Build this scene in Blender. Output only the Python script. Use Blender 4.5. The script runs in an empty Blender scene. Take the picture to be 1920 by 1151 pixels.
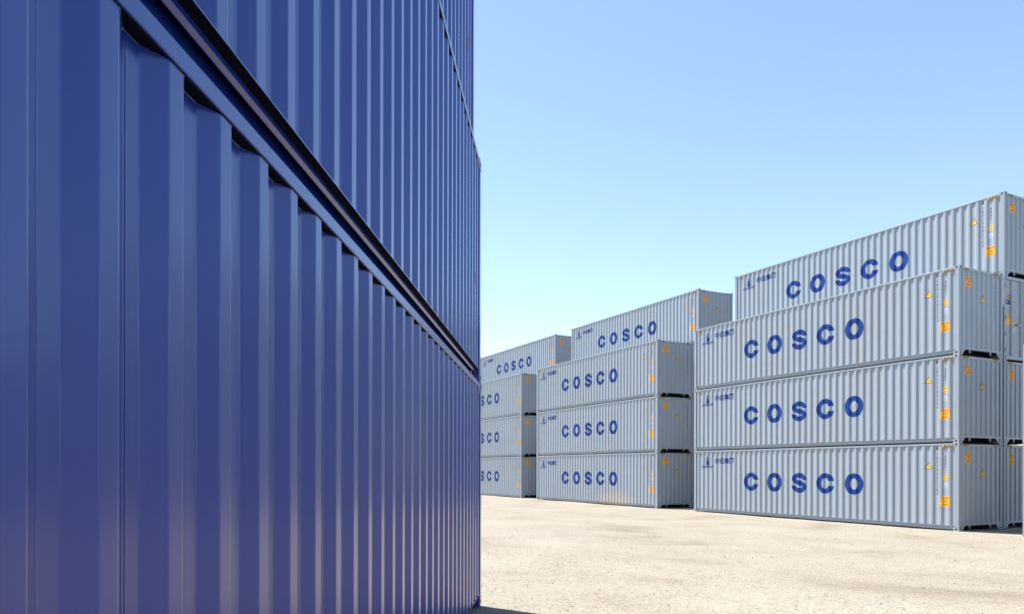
import bpy, bmesh, math, random
from mathutils import Vector, Matrix, noise
random.seed(7)
scene = bpy.context.scene
col = scene.collection
L, W, H = 12.192, 2.438, 2.896

# ------------------------------------------------------------------ materials
def new_mat(name):
    m = bpy.data.materials.new(name); m.use_nodes = True
    nt = m.node_tree; nt.nodes.clear()
    out = nt.nodes.new('ShaderNodeOutputMaterial'); b = nt.nodes.new('ShaderNodeBsdfPrincipled')
    nt.links.new(b.outputs[0], out.inputs[0])
    return m, nt, b
def N(nt, t, **kw):
    n = nt.nodes.new(t)
    for k, v in kw.items():
        if k in n.inputs: n.inputs[k].default_value = v
        else: setattr(n, k, v)
    return n
def ramp(nt, fac, stops):
    r = nt.nodes.new('ShaderNodeValToRGB'); e = r.color_ramp.elements
    while len(e) > 1: e.remove(e[-1])
    e[0].position = stops[0][0]; e[0].color = (*stops[0][1], 1)
    for p, c in stops[1:]:
        q = e.new(p); q.color = (*c, 1)
    nt.links.new(fac, r.inputs[0]); return r
def g3(v): return (v, v, v)

def paint(name, base, rough, dirt, coat=0.0, spec=0.5, stain=None, dirtamt=0.35):
    """sprayed container paint: faint tone drift, road dust, oil-canning of thin sheet"""
    m, nt, b = new_mat(name); ln = nt.links.new
    geo = N(nt, 'ShaderNodeNewGeometry')
    n1 = N(nt, 'ShaderNodeTexNoise', Scale=0.55, Detail=4.0); ln(geo.outputs['Position'], n1.inputs['Vector'])
    mp = N(nt, 'ShaderNodeMapping'); mp.inputs['Scale'].default_value = (7, 7, 0.5); ln(geo.outputs['Position'], mp.inputs[0])
    n2 = N(nt, 'ShaderNodeTexNoise', Scale=1.0, Detail=5.0, Roughness=0.6); ln(mp.outputs[0], n2.inputs['Vector'])
    n3 = N(nt, 'ShaderNodeTexNoise', Scale=38.0, Detail=3.0); ln(geo.outputs['Position'], n3.inputs['Vector'])
    mul = N(nt, 'ShaderNodeMath', operation='MULTIPLY'); ln(n1.outputs[0], mul.inputs[0]); ln(n2.outputs[0], mul.inputs[1])
    r = ramp(nt, mul.outputs[0], [(0.18, g3(0.0)), (0.42, g3(dirtamt))])
    mx = N(nt, 'ShaderNodeMix', data_type='RGBA'); ln(r.outputs[0], mx.inputs[0])
    mx.inputs[6].default_value = (*base, 1); mx.inputs[7].default_value = (*dirt, 1)
    last = mx.outputs[2]
    # sparse small scuffs
    vs = N(nt, 'ShaderNodeTexVoronoi', Scale=1.7); ln(geo.outputs['Position'], vs.inputs['Vector'])
    nd = N(nt, 'ShaderNodeMath', operation='MULTIPLY_ADD'); ln(n3.outputs[0], nd.inputs[0]); nd.inputs[1].default_value = .035; ln(vs.outputs['Distance'], nd.inputs[2])
    rs = ramp(nt, nd.outputs[0], [(.034, g3(.55)), (.046, g3(0))])
    ms = N(nt, 'ShaderNodeMix', data_type='RGBA'); ln(rs.outputs[0], ms.inputs[0]); ln(last, ms.inputs[6]); ms.inputs[7].default_value = (*[c*.35 for c in base], 1); last = ms.outputs[2]
    # tiny tone variation
    hs = N(nt, 'ShaderNodeHueSaturation'); rr = N(nt, 'ShaderNodeMapRange'); ln(n3.outputs[0], rr.inputs[0])
    rr.inputs[3].default_value = 0.95; rr.inputs[4].default_value = 1.05
    ln(rr.outputs[0], hs.inputs['Value']); ln(last, hs.inputs['Color']); last = hs.outputs[0]
    if stain:                                   # splash of pale earth on the lower wall
        cx, cy, cz, rx, rz = stain
        sep = N(nt, 'ShaderNodeSeparateXYZ'); ln(geo.outputs['Position'], sep.inputs[0])
        def mth(op, a, bb):
            q = N(nt, 'ShaderNodeMath', operation=op)
            for i, v in enumerate((a, bb)):
                if isinstance(v, (int, float)): q.inputs[i].default_value = v
                else: ln(v, q.inputs[i])
            return q.outputs[0]
        dx = mth('DIVIDE', mth('SUBTRACT', sep.outputs[1], cy), rx)
        dz = mth('DIVIDE', mth('SUBTRACT', sep.outputs[2], cz), rz)
        d2 = mth('ADD', mth('MULTIPLY', dx, dx), mth('MULTIPLY', dz, dz))
        dn = mth('ADD', d2, mth('MULTIPLY', mth('SUBTRACT', n2.outputs[0], 0.5), 1.6))
        rg = ramp(nt, dn, [(0.15, g3(0.42)), (1.0, g3(0.0))])
        dxx = mth('DIVIDE', mth('SUBTRACT', sep.outputs[0], cx), 4.0)
        near = mth('LESS_THAN', mth('MULTIPLY', dxx, dxx), 1.0)
        fac = mth('MULTIPLY', rg.outputs[0], near)
        m2 = N(nt, 'ShaderNodeMix', data_type='RGBA'); ln(fac, m2.inputs[0]); ln(last, m2.inputs[6])
        m2.inputs[7].default_value = (0.56, 0.40, 0.24, 1); last = m2.outputs[2]
    ln(last, b.inputs['Base Color'])
    ro = N(nt, 'ShaderNodeMapRange'); ln(n1.outputs[0], ro.inputs[0]); ro.inputs[3].default_value = rough-0.06; ro.inputs[4].default_value = rough+0.08
    ln(ro.outputs[0], b.inputs['Roughness'])
    b.inputs['Specular IOR Level'].default_value = spec
    b.inputs['Coat Weight'].default_value = coat; b.inputs['Coat Roughness'].default_value = 0.20
    nb = N(nt, 'ShaderNodeTexNoise', Scale=2.2, Detail=1.0); ln(geo.outputs['Position'], nb.inputs['Vector'])
    bp = N(nt, 'ShaderNodeBump', Strength=0.25, Distance=0.02); ln(nb.outputs[0], bp.inputs['Height'])
    bp2 = N(nt, 'ShaderNodeBump', Strength=0.06, Distance=0.002); ln(n3.outputs[0], bp2.inputs['Height']); ln(bp.outputs[0], bp2.inputs['Normal'])
    ln(bp2.outputs[0], b.inputs['Normal'])
    return m
def plain(name, c, rough=0.5, metal=0.0, var=0.12, scale=30):
    m, nt, b = new_mat(name)
    geo = N(nt, 'ShaderNodeNewGeometry'); n = N(nt, 'ShaderNodeTexNoise', Scale=float(scale), Detail=4.0)
    nt.links.new(geo.outputs['Position'], n.inputs['Vector'])
    r = ramp(nt, n.outputs[0], [(0.3, tuple(v*(1-var) for v in c)), (0.7, tuple(min(1, v*(1+var)) for v in c))])
    nt.links.new(r.outputs[0], b.inputs['Base Color'])
    b.inputs['Roughness'].default_value = rough; b.inputs['Metallic'].default_value = metal
    return m

M = {}
GREY = (0.262, 0.302, 0.350)
M['grey'] = paint('grey_paint', GREY, 0.42, (0.27, 0.26, 0.24), dirtamt=0.34, stain=(16.7-8.4, 24+16, 0.15, 1.7, 0.75))
M['blue'] = paint('blue_paint', (0.0060, 0.0310, 0.255), 0.34, (0.030, 0.042, 0.15), coat=0.8, spec=0.5, dirtamt=0.14)
M['under'] = plain('underseal_and_shade', (0.012, 0.012, 0.014), 0.8)  # underframe coating, also painted darkness in casting holes and end slots
M['rail_shade'] = plain('rail_shade', (0.010, 0.011, 0.020), 0.7)  # near-black colour for shade painted under the blue rails
M['letter'] = plain('letter_blue', (0.0020, 0.031, 0.190), 0.5, var=0.08, scale=3)
M['letter'].node_tree.nodes['Principled BSDF'].inputs['Specular IOR Level'].default_value = .25
for k_ in ('under', 'rail_shade'): M[k_].node_tree.nodes['Principled BSDF'].inputs['Specular IOR Level'].default_value = .08
M['pale'] = plain('letter_pale', (0.55, 0.58, 0.62), 0.5)
M['ink'] = plain('ink', (0.062, 0.075, 0.105), 0.5)
M['black'] = plain('sticker_black', (0.012, 0.012, 0.012), 0.5)
M['orange'] = plain('sticker_orange', (0.83, 0.33, 0.012), 0.45, var=0.06, scale=8)
M['yellow'] = plain('sticker_yellow', (0.80, 0.46, 0.03), 0.45, var=0.06, scale=8)
M['hazard'] = plain('hazard_yellow', (0.60, 0.35, 0.06), 0.5)
M['white'] = plain('sticker_white', (0.42, 0.43, 0.45), 0.5)
M['steel'] = plain('galvanised_steel', (0.42, 0.44, 0.46), 0.45, 0.6)
M['rubber'] = plain('door_gasket', (0.02, 0.02, 0.022), 0.7)

# ------------------------------------------------------------------ helpers
def link(name, me, parent=None):
    o = bpy.data.objects.new(name, me); col.objects.link(o)
    if parent: o.parent = parent
    return o
class MB:
    def __init__(s): s.v = []; s.f = []; s.m = []; s.n = {}
    def box(s, x0, x1, y0, y1, z0, z1, m=0):
        i = len(s.v)
        s.v += [(x, y, z) for z in (z0, z1) for y in (y0, y1) for x in (x0, x1)]
        for f in ((0,2,3,1),(4,5,7,6),(0,1,5,4),(2,6,7,3),(0,4,6,2),(1,3,7,5)):
            s.f.append(tuple(i+k for k in f)); s.m.append(m)
    def prism(s, pts, axis, a, b, m=0):
        """polygon (2-D) extruded along axis from a to b"""
        n = len(pts); i = len(s.v)
        for t in (a, b):
            for p, q in pts:
                s.v.append({'x': (t, p, q), 'y': (p, t, q), 'z': (p, q, t)}[axis])
        s.f.append(tuple(range(i, i+n))); s.f.append(tuple(range(i+2*n-1, i+n-1, -1))); s.m += [m, m]
        for k in range(n):
            s.f.append((i+k, i+(k+1) % n, i+n+(k+1) % n, i+n+k)); s.m.append(m)
    def tube(s, p, q, r, seg=8, m=0):
        p = Vector(p); q = Vector(q); d = (q-p).normalized()
        a = d.orthogonal().normalized(); b = d.cross(a); i = len(s.v)
        for c in (p, q):
            for k in range(seg):
                t = 2*math.pi*k/seg; s.v.append(tuple(c + r*(math.cos(t)*a+math.sin(t)*b)))
        for k in range(seg):
            s.f.append((i+k, i+(k+1) % seg, i+seg+(k+1) % seg, i+seg+k)); s.m.append(m)
        s.f.append(tuple(range(i+seg-1, i-1, -1))); s.f.append(tuple(range(i+seg, i+2*seg))); s.m += [m, m]
    def quad(s, pts, m=0):
        i = len(s.v); s.v += [tuple(p) for p in pts]; s.f.append(tuple(range(i, i+len(pts)))); s.m.append(m)
    def mesh(s, name, mats, bevel=0.0, fix=True):
        me = bpy.data.meshes.new(name); me.from_pydata(s.v, [], s.f)
        for mm in mats: me.materials.append(mm)
        me.polygons.foreach_set('material_index', s.m)
        bm = bmesh.new(); bm.from_mesh(me)
        if fix: bmesh.ops.recalc_face_normals(bm, faces=bm.faces)
        if bevel:
            bmesh.ops.bevel(bm, geom=[e for e in bm.edges], offset=bevel, segments=2, affect='EDGES', profile=0.5)
        bm.to_mesh(me); bm.free(); return me

class Prof:
    """trapezoid corrugation: centres of the outer flats, depth; value = inward offset from the frame face"""
    def __init__(s, a, b, centres, half, slope, y_out, y_in, r=0.007):
        pts = [(a, y_in)]
        for c in centres:
            pts += [(c-half-slope, y_in), (c-half, y_out), (c+half, y_out), (c+half+slope, y_in)]
        pts.append((b, y_in)); s.raw = pts
        # rounded bends with analytic normals
        s.pts = []; s.nrm = []
        def seg_n(p, q):
            d = Vector((q[0]-p[0], q[1]-p[1])).normalized(); return Vector((d.y, -d.x))   # points to -y (outward)
        for i, p in enumerate(pts):
            if i in (0, len(pts)-1):
                n = seg_n(pts[0], pts[1]) if i == 0 else seg_n(pts[-2], pts[-1]); s.pts.append(p); s.nrm.append(n); continue
            a_, b_ = pts[i-1], pts[i+1]; pv = Vector(p)
            d0 = (Vector(a_)-pv).normalized(); d1 = (Vector(b_)-pv).normalized()
            n0 = seg_n(a_, p); n1 = seg_n(p, b_); P0 = pv+d0*r; P1 = pv+d1*r
            for k in range(4):
                t = k/3; q = P0*(1-t)**2 + pv*2*t*(1-t) + P1*t*t
                s.pts.append((q.x, q.y)); s.nrm.append((n0.lerp(n1, t)).normalized())
        s.breaks = [p[0] for p in s.pts]
    def y(s, u):
        p = s.pts
        if u <= p[0][0]: return p[0][1]
        lo, hi = 0, len(p)-1
        while hi-lo > 1:
            mid = (lo+hi)//2
            if p[mid][0] <= u: lo = mid
            else: hi = mid
        t = (u-p[lo][0])/max(1e-9, p[hi][0]-p[lo][0]); return p[lo][1]*(1-t)+p[hi][1]*t

def wall_mesh(name, prof, z0, z1, mat, frame, seams=()):
    """corrugated sheet. frame(u, y, z) -> xyz; normals carried exactly so that bends look pressed"""
    zs = [z0, z1]; v = []; f = []; nn = []
    for z in zs:
        for (u, y) in prof.pts: v.append(frame(u, y, z))
    n = len(prof.pts)
    for i in range(n-1): f.append((i, i+1, n+i+1, n+i))
    me = bpy.data.meshes.new(name); me.from_pydata(v, [], f); me.materials.append(mat)
    o0 = Vector(frame(0, 0, 0))
    want = Vector(frame(0, -1, 0))-o0
    if me.polygons[0].normal.dot(want) < 0: me.flip_normals()
    nrm = []
    for z in zs:
        for nv in prof.nrm: nrm.append((Vector(frame(nv.x, nv.y, 0))-o0).normalized())
    me.polygons.foreach_set('use_smooth', [True]*len(me.polygons))
    me.normals_split_custom_set_from_vertices(nrm)
    return me

def drape(name, polys, prof, frame, off, mat, extra=None):
    """flat artwork (lists of 2-D polygons, u/z) cut at every bend and laid on the corrugated sheet"""
    bm = bmesh.new()
    allp = [(polys, off, 0)] + ([(p, o, i+1) for i, (p, o, _) in enumerate(extra)] if extra else [])
    mats = [mat] + ([m for _, _, m in extra] if extra else [])
    for ps, of, mi in allp:
        b2 = bmesh.new()
        for poly in ps:
            vs = [b2.verts.new((p[0], 0, p[1])) for p in poly]
            try: b2.faces.new(vs)
            except ValueError: pass
        lo = min((v.co.x for v in b2.verts), default=0); hi = max((v.co.x for v in b2.verts), default=0)
        for c in prof.breaks:
            if lo < c < hi:
                bmesh.ops.bisect_plane(b2, geom=b2.verts[:]+b2.edges[:]+b2.faces[:], plane_co=(c, 0, 0), plane_no=(1, 0, 0), dist=1e-5)
        for fc in b2.faces: fc.material_index = mi
        for v in b2.verts: v.co.y = prof.y(v.co.x)-of
        t = bpy.data.meshes.new('t'); b2.to_mesh(t); b2.free(); bm.from_mesh(t); bpy.data.meshes.remove(t)
    o0 = Vector(frame(0, 0, 0)); want = Vector(frame(0, -1, 0))-o0
    for v in bm.verts: v.co = Vector(frame(*v.co))
    bm.normal_update()
    for fc in bm.faces:
        if fc.normal.dot(want) < 0: fc.normal_flip()
    me = bpy.data.meshes.new(name); bm.to_mesh(me); bm.free()
    for mm in mats: me.materials.append(mm)
    return me

# ------------------------------------------------------------------ lettering outlines
def strip(A, B):
    return [[A[i], A[i+1], B[i+1], B[i]] for i in range(len(A)-1)]
def ell(cx, cz, rx, rz, a, b, n): return [(cx+rx*math.cos(a+(b-a)*i/n), cz+rz*math.sin(a+(b-a)*i/n)) for i in range(n+1)]
def glyph(ch, cx, cz, w, h):
    k = w/0.785; q = h/0.79
    if ch == 'O':
        return strip(ell(cx, cz, .3925*k, .397*q, 0, 2*math.pi, 40), ell(cx, cz, .160*k, .215*q, 0, 2*math.pi, 40))
    if ch == 'C':
        a = math.asin(.095/.397); b = math.asin(.095/.205)
        return strip(ell(cx, cz, .3925*k, .397*q, a, 2*math.pi-a, 40), ell(cx-.005*k, cz, .165*k, .205*q, b, 2*math.pi-b, 40))
    if ch == 'S':
        k = w/0.69
        key = [(.245,.115),(.225,.20),(.13,.277),(0,.300),(-.14,.277),(-.232,.19),(-.20,.085),(-.09,.025),(.09,-.025),(.215,-.09),(.242,-.19),(.15,-.277),(0,-.302),(-.13,-.28),(-.225,-.2),(-.245,-.115)]
        P = []
        for i in range(len(key)-1):
            p0 = Vector(key[max(0, i-1)]); p1 = Vector(key[i]); p2 = Vector(key[i+1]); p3 = Vector(key[min(len(key)-1, i+2)])
            for t in (0, .25, .5, .75):
                P.append(0.5*((2*p1)+(p2-p0)*t+(2*p0-5*p1+4*p2-p3)*t*t+(3*p1-p0-3*p2+p3)*t**3))
        P.append(Vector(key[-1])); A = []; B = []
        for i, p in enumerate(P):
            d = (P[min(i+1, len(P)-1)]-P[max(0, i-1)]).normalized(); n = Vector((-d.y, d.x))*.098
            if i in (0, len(P)-1): n = Vector((-.1 if i else .1, 0)) * (1 if i == 0 else 1)
            if i == 0: n = Vector((-.1, 0))
            if i == len(P)-1: n = Vector((-.1, 0))
            # keep sides consistent: left of travel
            ref = Vector((-d.y, d.x))
            if n.dot(ref) < 0: n = -n
            a = p+n; b = p-n
            A.append((cx+a.x*k, cz+a.y*q)); B.append((cx+b.x*k, cz+b.y*q))
        return strip(A, B)
def text_polys(s, cx, cz, h, bold=0.0, sx=1.0, shear=0.0, w=None):
    c = bpy.data.curves.new('tmp_text', 'FONT'); c.body = s; c.size = 1.0; c.offset = bold; c.resolution_u = 3; c.shear = shear
    o = bpy.data.objects.new('tmp_text', c); col.objects.link(o)
    dg = bpy.context.evaluated_depsgraph_get(); dg.update()
    me = o.evaluated_get(dg).to_mesh()
    P = [tuple(v.co[:2]) for v in me.vertices]; F = [[P[i] for i in f.vertices] for f in me.polygons]
    o.evaluated_get(dg).to_mesh_clear(); bpy.data.objects.remove(o); bpy.data.curves.remove(c)
    if not F: return []
    xs = [p[0] for f in F for p in f]; ys = [p[1] for f in F for p in f]
    mx, my = (min(xs)+max(xs))/2, (min(ys)+max(ys))/2; k = h/(max(ys)-min(ys))
    kx = w/(max(xs)-min(xs)) if w else k*sx
    return [[(cx+(p[0]-mx)*kx, cz+(p[1]-my)*k) for p in f] for f in F]
def rect(x0, x1, z0, z1): return [[(x0, z0), (x1, z0), (x1, z1), (x0, z1)]]
def stack_text(s, cx, ztop, step, h, bold=0.02):
    out = []
    for i, ch in enumerate(s):
        if ch != ' ': out += text_polys(ch, cx, ztop-step*(i+.5), h, bold, w=h*(0.25 if ch in '1I' else 0.72))
    return out
def stripes(x0, x1, z0, z1, n, slant=0.05):
    w = (x1-x0)/(2*n)*1.25; out = []
    for i in range(n):
        a = x0+(x1-x0)/n*(i+.2); out.append([(a-slant/2, z0), (a+w-slant/2, z0), (a+w+slant/2, z1), (a+slant/2, z1)])
    return out

# ------------------------------------------------------------------ the container
side_frame = lambda u, y, z: (u, y, z)
back_frame = lambda u, y, z: (L-u, W-y, z)
end_frame = lambda u, y, z: (L-y, u, z)

def casting_mesh(mats):
    """one corner casting for the x=0,y=0 corner with its oval holes (local origin at the corner)"""
    a, b, c = .178, .162, .118
    mb = MB()
    def face_hole(frame, w, h, hw, hh, depth=.03):
        n = 20; rim = []; inn = []; rect_ = []
        for k in range(n):
            t = 2*math.pi*k/n; x = math.cos(t); y = math.sin(t)
            rim.append((w/2+hw*x, h/2+hh*y))
            s = min((w/2)/abs(x) if abs(x) > 1e-6 else 9, (h/2)/abs(y) if abs(y) > 1e-6 else 9)
            rect_.append((w/2+s*x, h/2+s*y))
        corners = [(w, h), (0, h), (0, 0), (w, 0)]
        i0 = len(mb.v)
        for p in rect_: mb.v.append(frame(p[0], 0, p[1]))
        for p in rim: mb.v.append(frame(p[0], 0, p[1]))
        for p in rim: mb.v.append(frame(p[0], depth, p[1]))
        for k in range(n):
            k2 = (k+1) % n
            A, B = rect_[k], rect_[k2]
            fc = [i0+k, i0+k2, i0+n+k2, i0+n+k]
            # insert the rectangle corner if the edge turns round it
            if abs(A[0]-B[0]) > 1e-6 and abs(A[1]-B[1]) > 1e-6:
                cr = min(corners, key=lambda q: (q[0]-(A[0]+B[0])/2)**2+(q[1]-(A[1]+B[1])/2)**2)
                mb.v.append(frame(cr[0], 0, cr[1])); fc = [i0+k, len(mb.v)-1, i0+k2, i0+n+k2, i0+n+k]
            mb.f.append(tuple(fc)); mb.m.append(0)
            mb.f.append((i0+n+k, i0+n+k2, i0+2*n+k2, i0+2*n+k)); mb.m.append(1)
        mb.f.append(tuple(i0+2*n+k for k in range(n))); mb.m.append(1)
    face_hole(lambda p, d, z: (p, d, z), a, c, .040, .026)
    face_hole(lambda p, d, z: (d, p, z), b, c, .036, .026)
    mb.quad([(a, 0, 0), (a, b, 0), (a, b, c), (a, 0, c)]); mb.quad([(0, b, 0), (a, b, 0), (a, b, c), (0, b, c)])
    mb.quad([(0, 0, 0), (a, 0, 0), (a, b, 0), (0, b, 0)]); mb.quad([(0, 0, c), (a, 0, c), (a, b, c), (0, b, c)])
    me = mb.mesh('corner_casting', mats, fix=False)
    bm = bmesh.new(); bm.from_mesh(me); bmesh.ops.remove_doubles(bm, verts=bm.verts, dist=1e-5)
    bmesh.ops.recalc_face_normals(bm, faces=bm.faces); bm.to_mesh(me); bm.free()
    return me

def build_container(kind):
    P = M['grey'] if kind == 'grey' else M['blue']
    root = bpy.data.objects.new('shipping_container', None); col.objects.link(root); root.empty_display_size = .3
    if kind == 'grey': centres = [11.87-.2825*k for k in range(41, -1, -1)]
    else: centres = [11.876-.2798*k for k in range(41, -1, -1)]
    pr = Prof(.13, 12.06, centres, .036, .068, .010, .049)
    ecent = [.262+.2735*k for k in range(8)]
    pe = Prof(.10, W-.10, ecent, .055, .030, .014, .046)
    zlo, zhi = .170, 2.819
    o = link('side_wall', wall_mesh('side_wall', pr, zlo, zhi, P, side_frame), root)
    if kind == 'blue':      # lap joints between the sheets
        for c in (4.440, 4.440-1.399, 4.440+1.399*2, 4.440+1.399*4):
            mb = MB(); mb.box(c-.0025, c+.0025, .0476, .0491, zlo, zhi-.006)
            link('panel_joint', mb.mesh('panel_joint', [P]), root)
    # weld bead closing the pressed sheet under the top rail
    mb = MB()
    pts = pr.pts
    for i in range(len(pts)-1):
        (u0, y0), (u1, y1) = pts[i], pts[i+1]
        mb.quad([(u0, y0-.0018, zhi-.003), (u1, y1-.0018, zhi-.003), (u1, y1+.001, zhi-.006), (u0, y0+.001, zhi-.006)])
        mb.quad([(u0, y0-.0018, zhi-.003), (u1, y1-.0018, zhi-.003), (u1, y1+.001, zhi+.001), (u0, y0+.001, zhi+.001)])
    link('weld_seam', mb.mesh('weld_seam', [P], fix=False), root)
    link('side_wall', wall_mesh('side_wall_back', pr, zlo, zhi, P, back_frame), root)
    link('end_wall', wall_mesh('end_wall', pe, .24, 2.78, P, end_frame), root)
    # rails: top is a 60 mm square tube, bottom an outward opening channel
    for sgn in (0, 1):
        f = (lambda y: y) if sgn == 0 else (lambda y: W-y)
        def bx(mb, x0, x1, y0, y1, z0, z1, m=0):
            a, b = sorted((f(y0), f(y1))); mb.box(x0, x1, a, b, z0, z1, m)
        mb = MB(); bx(mb, .1775, L-.1775, .003, .063, 2.820, 2.879)
        link('top_rail', mb.mesh('top_rail', [P], bevel=.005), root)
        mb = MB()
        prof = [(.006, .160), (.006, .1655), (.085, .1655), (.085, .038), (.054, .038), (.054, .148), (.042, .160)]
        prof = [(f(a), b) for a, b in prof]
        if kind == 'blue':
            prof = [(f(a), b) for a, b in [(.006, .160), (.006, .1655), (.112, .1655), (.112, .012), (.106, .012), (.106, .160), (.066, .160), (.066, .126), (.062, .126), (.050, .140), (.050, .160)]]
        mb.prism(prof, 'x', .1775, L-.1775)
        rm = mb.mesh('bottom_rail', [P, M['rail_shade']])
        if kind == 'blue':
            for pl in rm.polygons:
                if pl.normal.z < -.9 and pl.center.z > .13: pl.material_index = 1  # shade painted onto the downward faces of the channel
        link('bottom_rail', rm, root)
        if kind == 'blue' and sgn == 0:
            mb = MB(); mb.box(.15, L-.15, .0075, .060, 2.8175, 2.8196)  # dark strip painting in the shadow beneath the top rail
            link('rail_shade', mb.mesh('rail_shade', [M['rail_shade']]), root)
    # corner posts
    for (x, y) in ((0, 0), (1, 0), (0, 1), (1, 1)):
        mb = MB(); wx = .140; wy = .11
        # folded post: L section with a return
        px = (.004, wx); py = (.004, wy)
        xx = px if x == 0 else (L-px[1], L-px[0]); yy = py if y == 0 else (W-py[1], W-py[0])
        mb.box(xx[0], xx[1], yy[0], yy[1], .1175, H-.1175)
        link('corner_post', mb.mesh('corner_post', [P], bevel=.007), root)
    cm = casting_mesh([P, M['under']])  # hole walls and backs coloured near-black for the shade inside
    for x in (0, 1):
        for y in (0, 1):
            for z in (0, 1):
                me = cm.copy()
                S = Matrix.Diagonal((-1 if x else 1, -1 if y else 1, 1, 1)); T = Matrix.Translation((L*x, W*y, 0 if z == 0 else H-.118))
                me.transform(T@S)
                if (x+y) % 2 == 1: me.flip_normals()
                link('corner_casting', me, root)
    # front end header, sill with gooseneck opening, gussets
    mb = MB(); mb.box(L-.075, L-.006, .1615, W-.1615, 2.765, 2.846)
    mb.box(L-.075, L-.010, .1102, .1613, 2.765, 2.7784); mb.box(L-.075, L-.010, W-.1613, W-.1102, 2.765, 2.7784)
    mb.box(L-.118, L-.0755, .1615, W-.1615, 2.79, 2.8675, 1)  # added near-black filler, paints the slot's darkness behind the header
    link('end_header', mb.mesh('end_header', [P, M['under']]), root)
    mb = MB()
    mb.box(L-.085, L-.008, .1105, W-.1105, .168, .242)
    for s in (0, 1):
        g = [(.1625, .002), (.20, .002), (.36, .1675), (.1625, .1675)]
        g = g if s == 0 else [(W-a, b) for a, b in g]
        mb.prism(g, 'x', L-.020, L-.012)
        c = W/2-.57 if s == 0 else W/2+.57
        mb.prism([(c-.040, .1675), (c+.040, .1675), (c+.014, .060), (c-.014, .060)], 'x', L-.06, L-.03)
    link('end_sill', mb.mesh('end_sill', [P]), root)
    # roof with shallow pressings
    mb = MB(); mb.box(.07, L-.12, .060, W-.060, 2.868, 2.874)
    for k in range(28):
        x = .35+k*.42; mb.box(x, x+.2, .2, W-.2, 2.8735, 2.880)
    link('roof', mb.mesh('roof', [P]), root)
    # underframe
    uy = .090 if kind == 'grey' else .118
    mb = MB(); mb.box(.09, L-.088, uy, W-uy, .150, .158)
    for k in range(28):
        x = .45+k*.42; mb.box(x, x+.045, uy, W-uy, .030, .149)
    link('underframe', mb.mesh('underframe', [M['under']]), root)
    # door end (x = 0)
    mb = MB(); mb.box(.006, .09, .1615, W-.1615, 2.775, 2.884); link('door_header', mb.mesh('door_header', [P]), root)
    mb = MB(); mb.box(.006, .09, .1615, W-.1615, .030, .150)
    link('door_sill', mb.mesh('door_sill', [P]), root)
    for s in (0, 1):
        y0, y1 = (.116, W/2-.006) if s == 0 else (W/2+.006, W-.116)
        mb = MB(); mb.box(.030, .065, y0, y1, .160, 2.765)
        for z0 in (.45, .98, 1.51, 2.04):
            mb.box(.0235, .0302, y0+.09, y1-.09, z0, z0+.26)
        mb.box(.024, .0305, y0+.006, y0+.07, .170, 2.755); mb.box(.024, .0305, y1-.07, y1-.006, .170, 2.755)
        d = link('door', mb.mesh('door', [P]), root)
        for za, zb in ((2.766, 2.774), (.151, .159)):
            mb = MB(); mb.box(.027, .062, y0-.004, y1+.004, za, zb)
            link('gasket', mb.mesh('gasket', [M['rubber']]), d)
        for yy in ((y0+.30, y1-.22) if s == 0 else (y0+.22, y1-.30)):
            mb = MB(); mb.tube((.004, yy, .13), (.004, yy, 2.80), .017)
            for z in (.25, 1.0, 1.55, 2.1, 2.65): mb.box(-.004, .028, yy-.045, yy+.045, z, z+.05)
            r = link('lock_rod', mb.mesh('lock_rod', [P]), d)
            mb = MB(); sg = 1 if yy < (y0+y1)/2 else -1
            mb.box(-.014, -.002, min(yy, yy+sg*.42), max(yy, yy+sg*.42), 1.23, 1.265)
            link('handle', mb.mesh('handle', [M['steel']]), r)
        yh = .085 if s == 0 else W-.085
        for z in (.30, .85, 1.40, 1.95, 2.50):
            mb = MB(); mb.box(-.014, .024, yh-.022, yh+.055 if s == 0 else yh+.022, z, z+.11) if s == 0 else mb.box(-.014, .024, yh-.055, yh+.022, z, z+.11)
            mb.tube((-.008, yh, z-.02), (-.008, yh, z+.13), .013)
            link('hinge', mb.mesh('hinge', [P]), d)
    # ---- markings on the long side
    lt = 'letter' if kind == 'grey' else 'pale'
    if kind == 'grey':
        for ch, a, b in (('C', 3.10, 3.89), ('O', 4.345, 5.135), ('S', 5.63, 6.325), ('C', 6.80, 7.585), ('O', 8.02, 8.81)):
            link('painted_letter', drape('painted_letter', glyph(ch, (a+b)/2, 1.468, b-a, .79), pr, side_frame, .0022, M['letter']), root)
        # emblem: ship's bow in a ring above a small wordmark
        E = strip(ell(.905, 2.40, .150, .172, 0, 2*math.pi, 28), ell(.905, 2.40, .128, .150, 0, 2*math.pi, 28))
        E += [[(.800, 2.205), (.875, 2.205), (.868, 2.62)]] + [[(.875, 2.205), (.960, 2.225), (.868, 2.60)]]
        for k in range(5): E += rect(.905, 1.02-.02*abs(k-2), 2.28+.05*k, 2.288+.05*k)
        link('emblem', drape('emblem', E, pr, side_frame, .0022, M['letter']), root)
        Wd = []
        for i, ch in enumerate('COSCO'): Wd += [[(p[0]+(p[1]-2.128)*.35, p[1]) for p in f] for f in glyph(ch, .60+.137*i, 2.128, .130, .115)]
        link('wordmark', drape('wordmark', Wd, pr, side_frame, .0022, M['letter']), root)
        Z = []
        for i, ch in enumerate('中远集团'): Z += text_polys(ch, 1.47+.297*i, 2.393, .27, .026, w=.262)
        link('wordmark', drape('wordmark_han', Z, pr, side_frame, .0022, M['letter']), root)
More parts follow.
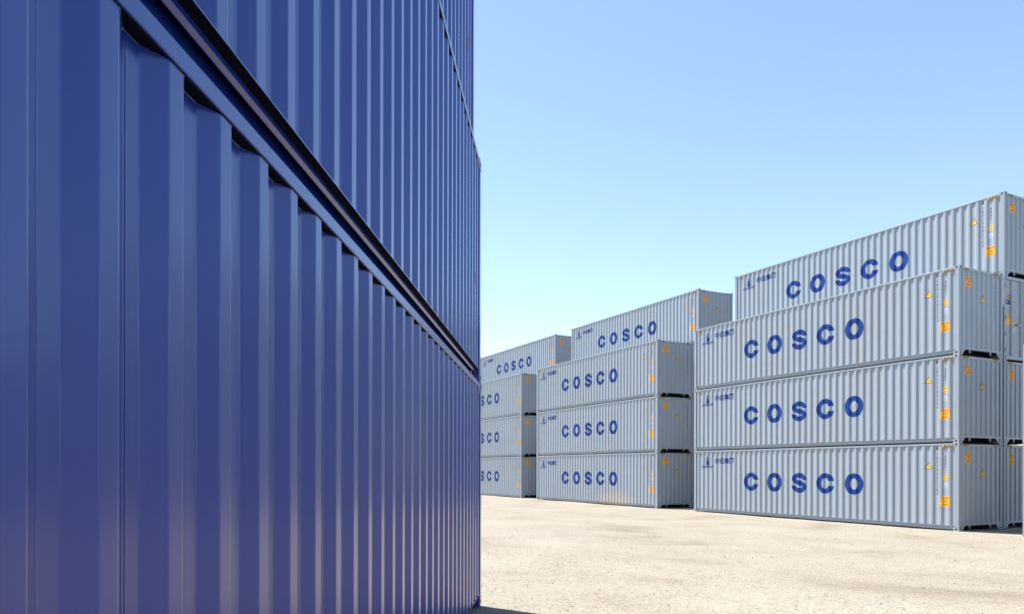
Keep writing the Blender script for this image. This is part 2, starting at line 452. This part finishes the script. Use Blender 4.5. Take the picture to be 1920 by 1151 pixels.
        t = link('warning_triangle', drape('warning_triangle', [[(11.055, 2.035), (11.325, 2.035), (11.19, 2.275)]], pr, side_frame, .0020, M['black'],
             [([[(11.085, 2.052), (11.295, 2.052), (11.19, 2.238)]], .0030, M['yellow']), ([[(11.19, 2.19), (11.165, 2.13), (11.185, 2.13), (11.18, 2.075), (11.21, 2.135), (11.19, 2.135)]], .0040, M['black'])]), root)
    num = 'ink' if kind == 'grey' else 'pale'
    ID = rect(11.445, 11.495, 2.665, 2.76) + stack_text('CBHU9082154', 11.475, 2.60, .133, .092)
    link('serial_number', drape('serial_number', ID, pr, side_frame, .0022, M[num]), root)
    link('size_code', drape('size_code', stack_text('45G1', 11.735, 2.50, .115, .085), pr, side_frame, .0022, M[num]), root)
    if kind == 'grey':
        link('height_label', drape('height_label', rect(11.675, 11.815, 1.675, 1.865), pr, side_frame, .0020, M['yellow'],
             [(text_polys("9'6\"", 11.745, 1.815, .05, .02, w=.10)+text_polys("2.9m", 11.745, 1.725, .05, .02, w=.11), .0032, M['black'])]), root)
        link('tare_label', drape('tare_label', rect(11.68, 11.815, 1.40, 1.575), pr, side_frame, .0020, M['white'],
             [(rect(11.70, 11.79, 1.43, 1.436)+rect(11.70, 11.79, 1.46, 1.466)+rect(11.70, 11.79, 1.49, 1.496), .0032, M['ink'])]), root)
    cu, cz0, cz1, cw = (11.58, .785, 1.125, .31)
    if kind == 'blue': cu, cz0, cz1, cw = 11.60, 1.15, 1.31, .11
    def caution(cu0, cu1, z0, z1, prof, frame, nm='caution_label'):
        c = (cu0+cu1)/2; h = z1-z0; w = cu1-cu0
        T = text_polys('CAUTION', c, z1-h*.17, h*.15, .02, w=w*.84)+text_polys("9'6\"", c, z0+h*.53, h*.20, .02, w=w*.42)+text_polys('HIGH', c, z0+h*.2, h*.17, .02, w=w*.52)
        link(nm, drape(nm, rect(cu0, cu1, z0, z1), prof, frame, .0020, M['orange'], [(T, .0034, M['black'])]), root)
    caution(cu, cu+cw, cz0, cz1, pr, side_frame)
    # black and yellow height stripes under the top corners
    class Flat:
        breaks = []
        def __init__(s, y): s.v = y
        def y(s, u): return s.v
    for a, b, n in (((11.655, 12.025, 4), (.245, .51, 3)) if kind == 'grey' else ((11.90, 12.02, 1),)):
        mb = MB(); mb.box(a, b, .0042, .0062, 2.750, 2.8185)
        for poly in stripes(a+.01, b-.03, 2.7515, 2.8165, n):
            mb.quad([(p[0]+.02, .0028, p[1]) for p in poly], 1)
        link('hazard_stripe', mb.mesh('hazard_stripe', [M['hazard'], M['black']], fix=False), root)
    for a, b in ((.19, .56), (W-.56, W-.19)):
        mb = MB()
        mb.quad([(L-.0040, a, 2.780), (L-.0040, b, 2.780), (L-.0040, b, 2.842), (L-.0040, a, 2.842)], 0)
        for poly in stripes(a+.02, b-.02, 2.7805, 2.8415, 4): mb.quad([(L-.0022, p[0], p[1]) for p in poly], 1)
        link('hazard_stripe', mb.mesh('hazard_stripe_end', [M['hazard'], M['black']], fix=False), root)
    # ---- markings on the closed end
    caution(.40, .70, 2.225, 2.56, pe, end_frame)
    if kind == 'grey':
        link('warning_triangle', drape('warning_triangle_end', [[(1.19, 1.80), (1.45, 1.80), (1.32, 2.035)]], pe, end_frame, .0020, M['black'],
             [([[(1.222, 1.817), (1.418, 1.817), (1.32, 1.995)]], .0032, M['yellow']), ([[(1.32, 1.96), (1.295, 1.90), (1.315, 1.90), (1.31, 1.84), (1.345, 1.905), (1.325, 1.905)]], .0044, M['black'])]), root)
    link('serial_number', drape('serial_number_end', stack_text('CBHU9082154', 2.03, 2.52, .118, .080), pe, end_frame, .0022, M[num]), root)
    return root

def kids(o): return [c for c in bpy.data.objects if c.parent == o]
def copy_tree(src):
    r = src.copy(); col.objects.link(r)
    def rec(s, d):
        for ch in CH[s.name]:
            c = ch.copy(); col.objects.link(c); c.parent = d; rec(ch, c)
    rec(src, r); return r
CH = {}
def index(o):
    CH[o.name] = kids(o)
    for c in CH[o.name]: index(c)

def tag(o, label, cat=None, group=None, kind=None):
    if label: o['label'] = label
    if cat: o['category'] = cat
    if group: o['group'] = group
    if kind: o['kind'] = kind

grey = build_container('grey'); index(grey)
blue = build_container('blue'); index(blue)

# ------------------------------------------------------------------ placing the grey rows
TH = -0.44152; A0 = Vector((15.90114, 23.27888, 0))
AL = Vector((math.sin(TH), math.cos(TH), 0)); IN = Vector((math.cos(TH), -math.sin(TH), 0))
rotg = math.atan2(-AL.y, -AL.x)
used = [False]
def put(t, w, n, label, group, flip=False, jx=0.0, jy=0.0):
    """t: distance of the right-hand end along the row, w: depth into the row, n: storey"""
    o = grey if not used[0] else copy_tree(grey); used[0] = True
    base = A0 + AL*(t+jx) + IN*(w+jy) + Vector((0, 0, n*H))
    if not flip:
        o.location = base + AL*L; o.rotation_euler = (0, 0, rotg)
    else:
        o.location = base + IN*W; o.rotation_euler = (0, 0, rotg+math.pi)
    tag(o, label, 'container', group); return o
GF = 'grey lettered containers stacked in the front row'
GB = 'grey containers stacked in the rear row'
tiers = ['bottom', 'middle', 'top']
jit = lambda: (random.uniform(-.012, .012), random.uniform(-.008, .008))
desc = {'A': ('large right-hand stack', 3, 0.0), 'B': ('centre stack', 3, 14.86705), 'C': ('far stack beside the blue wall', 3, 29.14153)}
for k, (d, h, t) in desc.items():
    for n in range(h):
        j = jit()
        extra = {('B', 0): 'grey container with earth splashed low on its side, bottom of the centre stack'}.get((k, n))
        put(t, 0, n, extra or 'grey container with big blue letters, %s of the %s' % (tiers[n], d), GF, jx=j[0], jy=j[1])
put(-1.84438-L, 0, 0, 'grey container cut off by the right edge of the picture, resting on the ground', GF)
put(-1.84438-L, 0, 1, 'grey container cut off by the right edge of the picture, on top of another', GF)
for t in (-1.84438-L-2.67-L, -1.84438-L-2.67-L-2.1-L):       # added unseen stacks block the bright horizon from mirroring in the blue wall
    for n in range(3):
        j = jit(); put(t, 0, n, 'unseen grey container added further along the front row, beyond the right edge of the picture', 'added unseen containers beyond the front row', jx=j[0], jy=j[1])
WB = 2.70064
rowb = {'A': (.09927, 'behind the large right-hand stack'), 'B': (14.86705-.05725, 'behind the centre stack'), 'C': (29.14153-.08435, 'behind the far left stack')}
tb = ['bottom', 'second', 'third', 'top']
for k, (t, d) in rowb.items():
    for n in range(4):
        j = jit(); j = (0, 0) if n == 3 else j
        if k == 'A' and n == 2:
            door = put(t, WB, n, 'grey container with its doors facing out, under the topmost container at right', GB, flip=True)
        elif n == 3:
            put(t, WB, n, 'grey blue-lettered container standing a storey higher, %s' % d, GB)
        else:
            put(t, WB, n, 'mostly hidden grey container, %s in the row %s' % (tb[n], d), GB, jx=j[0], jy=j[1])
# labels on the doors of the turned container
def door_sticker(name, y0, y1, z0, z1, parts, x=.0225):
    mb = MB(); mats = []
    for i, (polys, m) in enumerate(parts):
        mats.append(m)
        for poly in polys: mb.quad([(x-.0012*i, p[0], p[1]) for p in poly], i)
    link(name, mb.mesh(name, mats, fix=False), door)
door_sticker('customs_label', 2.05, 2.29, 1.85, 2.27, [(rect(2.05, 2.29, 1.85, 2.27), M['white']), (rect(2.06, 2.28, 1.91, 2.26), M['letter']),
             ([[(2.08, 2.06), (2.27, 2.13), (2.27, 2.17), (2.08, 2.10)], [(2.08, 2.15), (2.27, 2.21), (2.27, 2.25), (2.08, 2.19)]], M['yellow'])])
door_sticker('caution_label', 2.03, 2.29, 1.22, 1.58, [(rect(2.03, 2.29, 1.22, 1.58), M['orange']), ([[(2.29-(p[0]-2.03), p[1]) for p in f] for f in text_polys('CAUTION', 2.16, 1.51, .05, .02, w=.2)], M['black'])])
door_sticker('warning_triangle', 1.72, 1.90, 1.22, 1.40, [([[(1.72, 1.22), (1.90, 1.22), (1.81, 1.42)]], M['orange'])])
door_sticker('tare_label', 1.74, 1.88, 1.0, 1.12, [(rect(1.74, 1.88, 1.0, 1.12), M['white'])])

# ------------------------------------------------------------------ the blue stack
PH = 0.11758; B0 = Vector((0.117+.016, 9.39, .226)); BD = Vector((math.sin(PH), math.cos(PH), 0)); BI = Vector((-math.cos(PH), math.sin(PH), 0))
rotb = math.atan2(BD.y, BD.x)
bl = ['dark blue container standing on the ground, lowest of the blue stack', 'dark blue container in the middle of the blue stack', 'dark blue container at the top of the picture, set slightly back on the blue stack']
for n, (din, dal) in enumerate(((0, 0), (.012, 0), (.102, -.02))):
    o = blue if n == 0 else copy_tree(blue)
    o.location = B0 - BD*(L-dal) + BI*din + Vector((0, 0, n*H)); o.rotation_euler = (0, 0, rotb)
    tag(o, bl[n], 'container', 'blue containers stacked at left')

# ------------------------------------------------------------------ ground
def sdist(x, y): return -((x-A0.x)*IN.x+(y-A0.y)*IN.y)
def gz(x, y):
    s = sdist(x, y); t = min(1, max(0, (s-3)/14.0)); t = t*t*(3-2*t); z = .226*t
    z += .018*(noise.noise(Vector((x*.35, y*.35, 1)))-.55) + .006*noise.noise(Vector((x*1.6, y*1.6, 4)))
    return z-.004
def spaced(a, b, n, lo, hi):
    fine = [a+(b-a)*i/n for i in range(n+1)]
    out = [lo, lo*.4, lo*.15]; out = [v for v in out if v < a-3]; o2 = [v for v in (hi*.15, hi*.4, hi) if v > b+3]
    return out+fine+o2
xs = spaced(-14, 32, 184, -900, 900); ys = spaced(-8, 62, 200, -900, 1200)
v = [(x, y, gz(x, y)) for y in ys for x in xs]; nx = len(xs)
f = [(j*nx+i, j*nx+i+1, (j+1)*nx+i+1, (j+1)*nx+i) for j in range(len(ys)-1) for i in range(nx-1)]
me = bpy.data.meshes.new('ground'); me.from_pydata(v, [], f); me.polygons.foreach_set('use_smooth', [True]*len(f))
m, nt, b = new_mat('packed_earth'); ln = nt.links.new
geo = N(nt, 'ShaderNodeNewGeometry'); pos = geo.outputs['Position']
def nz(scale, detail=5.0, rough=.55, sc=None, rz=0, dist=0.0):
    n = N(nt, 'ShaderNodeTexNoise', Scale=scale, Detail=detail, Roughness=rough, Distortion=dist)
    if sc:
        mp = N(nt, 'ShaderNodeMapping'); mp.inputs['Scale'].default_value = sc; mp.inputs['Rotation'].default_value = (0, 0, rz); ln(pos, mp.inputs[0]); ln(mp.outputs[0], n.inputs['Vector'])
    else: ln(pos, n.inputs['Vector'])
    return n.outputs[0]
big = nz(.33, 6, .6, (1, 1, 1), dist=.6); streak = nz(1.0, 5, .6, (.14, 1.1, 1), .75); fine = nz(26, 6, .75); grit = nz(95, 3, .7)
c1 = ramp(nt, big, [(.33, (.215, .182, .142)), (.45, (.262, .230, .182)), (.62, (.285, .258, .210))])
c2 = ramp(nt, streak, [(.36, (.80, .77, .74)), (.60, (1.04, 1.02, 1.0))])
mxa = N(nt, 'ShaderNodeMix', data_type='RGBA', blend_type='MULTIPLY'); mxa.inputs[0].default_value = .22; ln(c1.outputs[0], mxa.inputs[6]); ln(c2.outputs[0], mxa.inputs[7])
c3 = ramp(nt, fine, [(.34, g3(.40)), (.45, g3(.92)), (.60, g3(1.24))])
mxb = N(nt, 'ShaderNodeMix', data_type='RGBA', blend_type='MULTIPLY'); mxb.inputs[0].default_value = .9; ln(mxa.outputs[2], mxb.inputs[6]); ln(c3.outputs[0], mxb.inputs[7])
med = nz(6.5, 8, .72); c4 = ramp(nt, med, [(.34, (.78, .75, .72)), (.50, g3(1.0)), (.68, (1.08, 1.07, 1.05))])
mxd = N(nt, 'ShaderNodeMix', data_type='RGBA', blend_type='MULTIPLY'); mxd.inputs[0].default_value = .62; ln(mxb.outputs[2], mxd.inputs[6]); ln(c4.outputs[0], mxd.inputs[7])
mxb = mxd
# scattered dark and pale grit
vo = N(nt, 'ShaderNodeTexVoronoi', Scale=34.0, feature='F1'); ln(pos, vo.inputs['Vector'])
patch = nz(.9, 4, .6)
sepc = N(nt, 'ShaderNodeSeparateColor'); ln(vo.outputs['Color'], sepc.inputs[0])
pr1 = ramp(nt, patch, [(.38, g3(.10)), (.62, g3(.55))])
lt_ = N(nt, 'ShaderNodeMath', operation='LESS_THAN'); ln(sepc.outputs[0], lt_.inputs[0]); ln(pr1.outputs[0], lt_.inputs[1])
dd = N(nt, 'ShaderNodeMath', operation='LESS_THAN'); ln(vo.outputs['Distance'], dd.inputs[0]); dd.inputs[1].default_value = .36
an = N(nt, 'ShaderNodeMath', operation='MULTIPLY'); ln(lt_.outputs[0], an.inputs[0]); ln(dd.outputs[0], an.inputs[1])
sc_ = ramp(nt, sepc.outputs[1], [(0, (.06, .053, .046)), (.55, (.15, .13, .11)), (.8, (.34, .32, .28))])
mxc = N(nt, 'ShaderNodeMix', data_type='RGBA'); ln(an.outputs[0], mxc.inputs[0]); ln(mxb.outputs[2], mxc.inputs[6]); ln(sc_.outputs[0], mxc.inputs[7])
ln(mxc.outputs[2], b.inputs['Base Color']); b.inputs['Roughness'].default_value = .92; b.inputs['Specular IOR Level'].default_value = .2
b1 = N(nt, 'ShaderNodeBump', Strength=.5, Distance=.012); ln(fine, b1.inputs['Height'])
b2 = N(nt, 'ShaderNodeBump', Strength=.45, Distance=.004); ln(grit, b2.inputs['Height']); ln(b1.outputs[0], b2.inputs['Normal'])
b3 = N(nt, 'ShaderNodeBump', Strength=.6, Distance=.006); ln(an.outputs[0], b3.inputs['Height']); ln(b2.outputs[0], b3.inputs['Normal'])
ln(b3.outputs[0], b.inputs['Normal'])
me.materials.append(m); g = link('ground', me); tag(g, 'pale packed earth and gravel of the container yard', kind='structure')

# loose pebbles
mb = MB(); octv = [(1,0,0),(-1,0,0),(0,1,0),(0,-1,0),(0,0,.7),(0,0,-.7)]
octf = [(0,2,4),(2,1,4),(1,3,4),(3,0,4),(2,0,5),(1,2,5),(3,1,5),(0,3,5)]
cnt = 0
while cnt < 15000:
    y = 5.5+18*random.random()**1.3; x = random.uniform(-.3, 16)
    if x > y*1.15: continue
    if sdist(x, y) < .3 or x < .16+(y-9.3)*.12 and y < 9.6: continue
    if noise.noise(Vector((x*.9, y*.9, 9)))+random.uniform(-.35, .35) < .05: continue
    cnt += 1
    r = min(.018, .0036/(random.random()**.42)); z = gz(x, y); i = len(mb.v); a = random.uniform(0, 6.28)
    for p in octv:
        q = [p[0]*r*random.uniform(.7, 1.25), p[1]*r*random.uniform(.6, 1.0), p[2]*r*random.uniform(.6, 1)]
        mb.v.append((x+q[0]*math.cos(a)-q[1]*math.sin(a), y+q[0]*math.sin(a)+q[1]*math.cos(a), z+q[2]+r*.25))
    mi = random.choice((0, 0, 0, 1, 1, 2))
    for t in octf: mb.f.append(tuple(i+k for k in t)); mb.m.append(mi)
pm = mb.mesh('gravel', [plain('pebble_buff', (.33, .29, .24), .9, scale=60), plain('pebble_grey', (.19, .175, .16), .9, scale=60), plain('pebble_dark', (.07, .065, .06), .9, scale=60)], fix=False)
gr = link('gravel', pm); tag(gr, 'loose pebbles strewn over the pale yard', kind='stuff', cat='gravel')

# ------------------------------------------------------------------ light, sky
SUNV = Vector((-.800, .600, 0)).normalized(); EL = math.radians(60)
sd = Vector((SUNV.x*math.cos(EL), SUNV.y*math.cos(EL), math.sin(EL))).normalized()
sl = bpy.data.lights.new('sun', 'SUN'); sl.energy = 5.0; sl.angle = math.radians(.53); sl.color = (1.0, .955, .89)
so = bpy.data.objects.new('sun', sl); col.objects.link(so); so.rotation_euler = (-sd).to_track_quat('-Z', 'Y').to_euler(); so.location = (0, 0, 30)
w = bpy.data.worlds.new('World'); scene.world = w; w.use_nodes = True; wn = w.node_tree; wn.nodes.clear()
sky = wn.nodes.new('ShaderNodeTexSky'); sky.sky_type = 'NISHITA'; sky.sun_disc = False
sky.sun_elevation = EL; sky.sun_rotation = math.atan2(SUNV.x, SUNV.y)
sky.air_density = 0.9; sky.dust_density = 0.0; sky.ozone_density = 0.0
bg = wn.nodes.new('ShaderNodeBackground'); bg.inputs[1].default_value = .126; wo = wn.nodes.new('ShaderNodeOutputWorld')
gm = wn.nodes.new('ShaderNodeGamma'); gm.inputs[1].default_value = .95     # softer fall-off towards the pale horizon
wn.links.new(sky.outputs[0], gm.inputs[0]); wn.links.new(gm.outputs[0], bg.inputs[0]); wn.links.new(bg.outputs[0], wo.inputs[0])

# ------------------------------------------------------------------ camera
cd = bpy.data.cameras.new('camera'); cam = bpy.data.objects.new('camera', cd); col.objects.link(cam)
cd.sensor_width = 36; cd.sensor_fit = 'HORIZONTAL'; cd.lens = 1337.83/1920*36
cd.shift_x = (960-884.19)/1920; cd.shift_y = (878.82-575.5)/1920
cam.matrix_world = Matrix.Translation((0, 0, 2.0049)) @ Matrix.Rotation(math.radians(90)-.0002, 4, 'X') @ Matrix.Rotation(.0019, 4, 'Z')
cd.clip_start = .05; cd.clip_end = 4000
scene.camera = cam
scene.view_settings.view_transform = 'Standard'; scene.view_settings.look = 'None'; scene.view_settings.exposure = 1.2; scene.view_settings.gamma = 1
scene.render.engine = 'CYCLES'
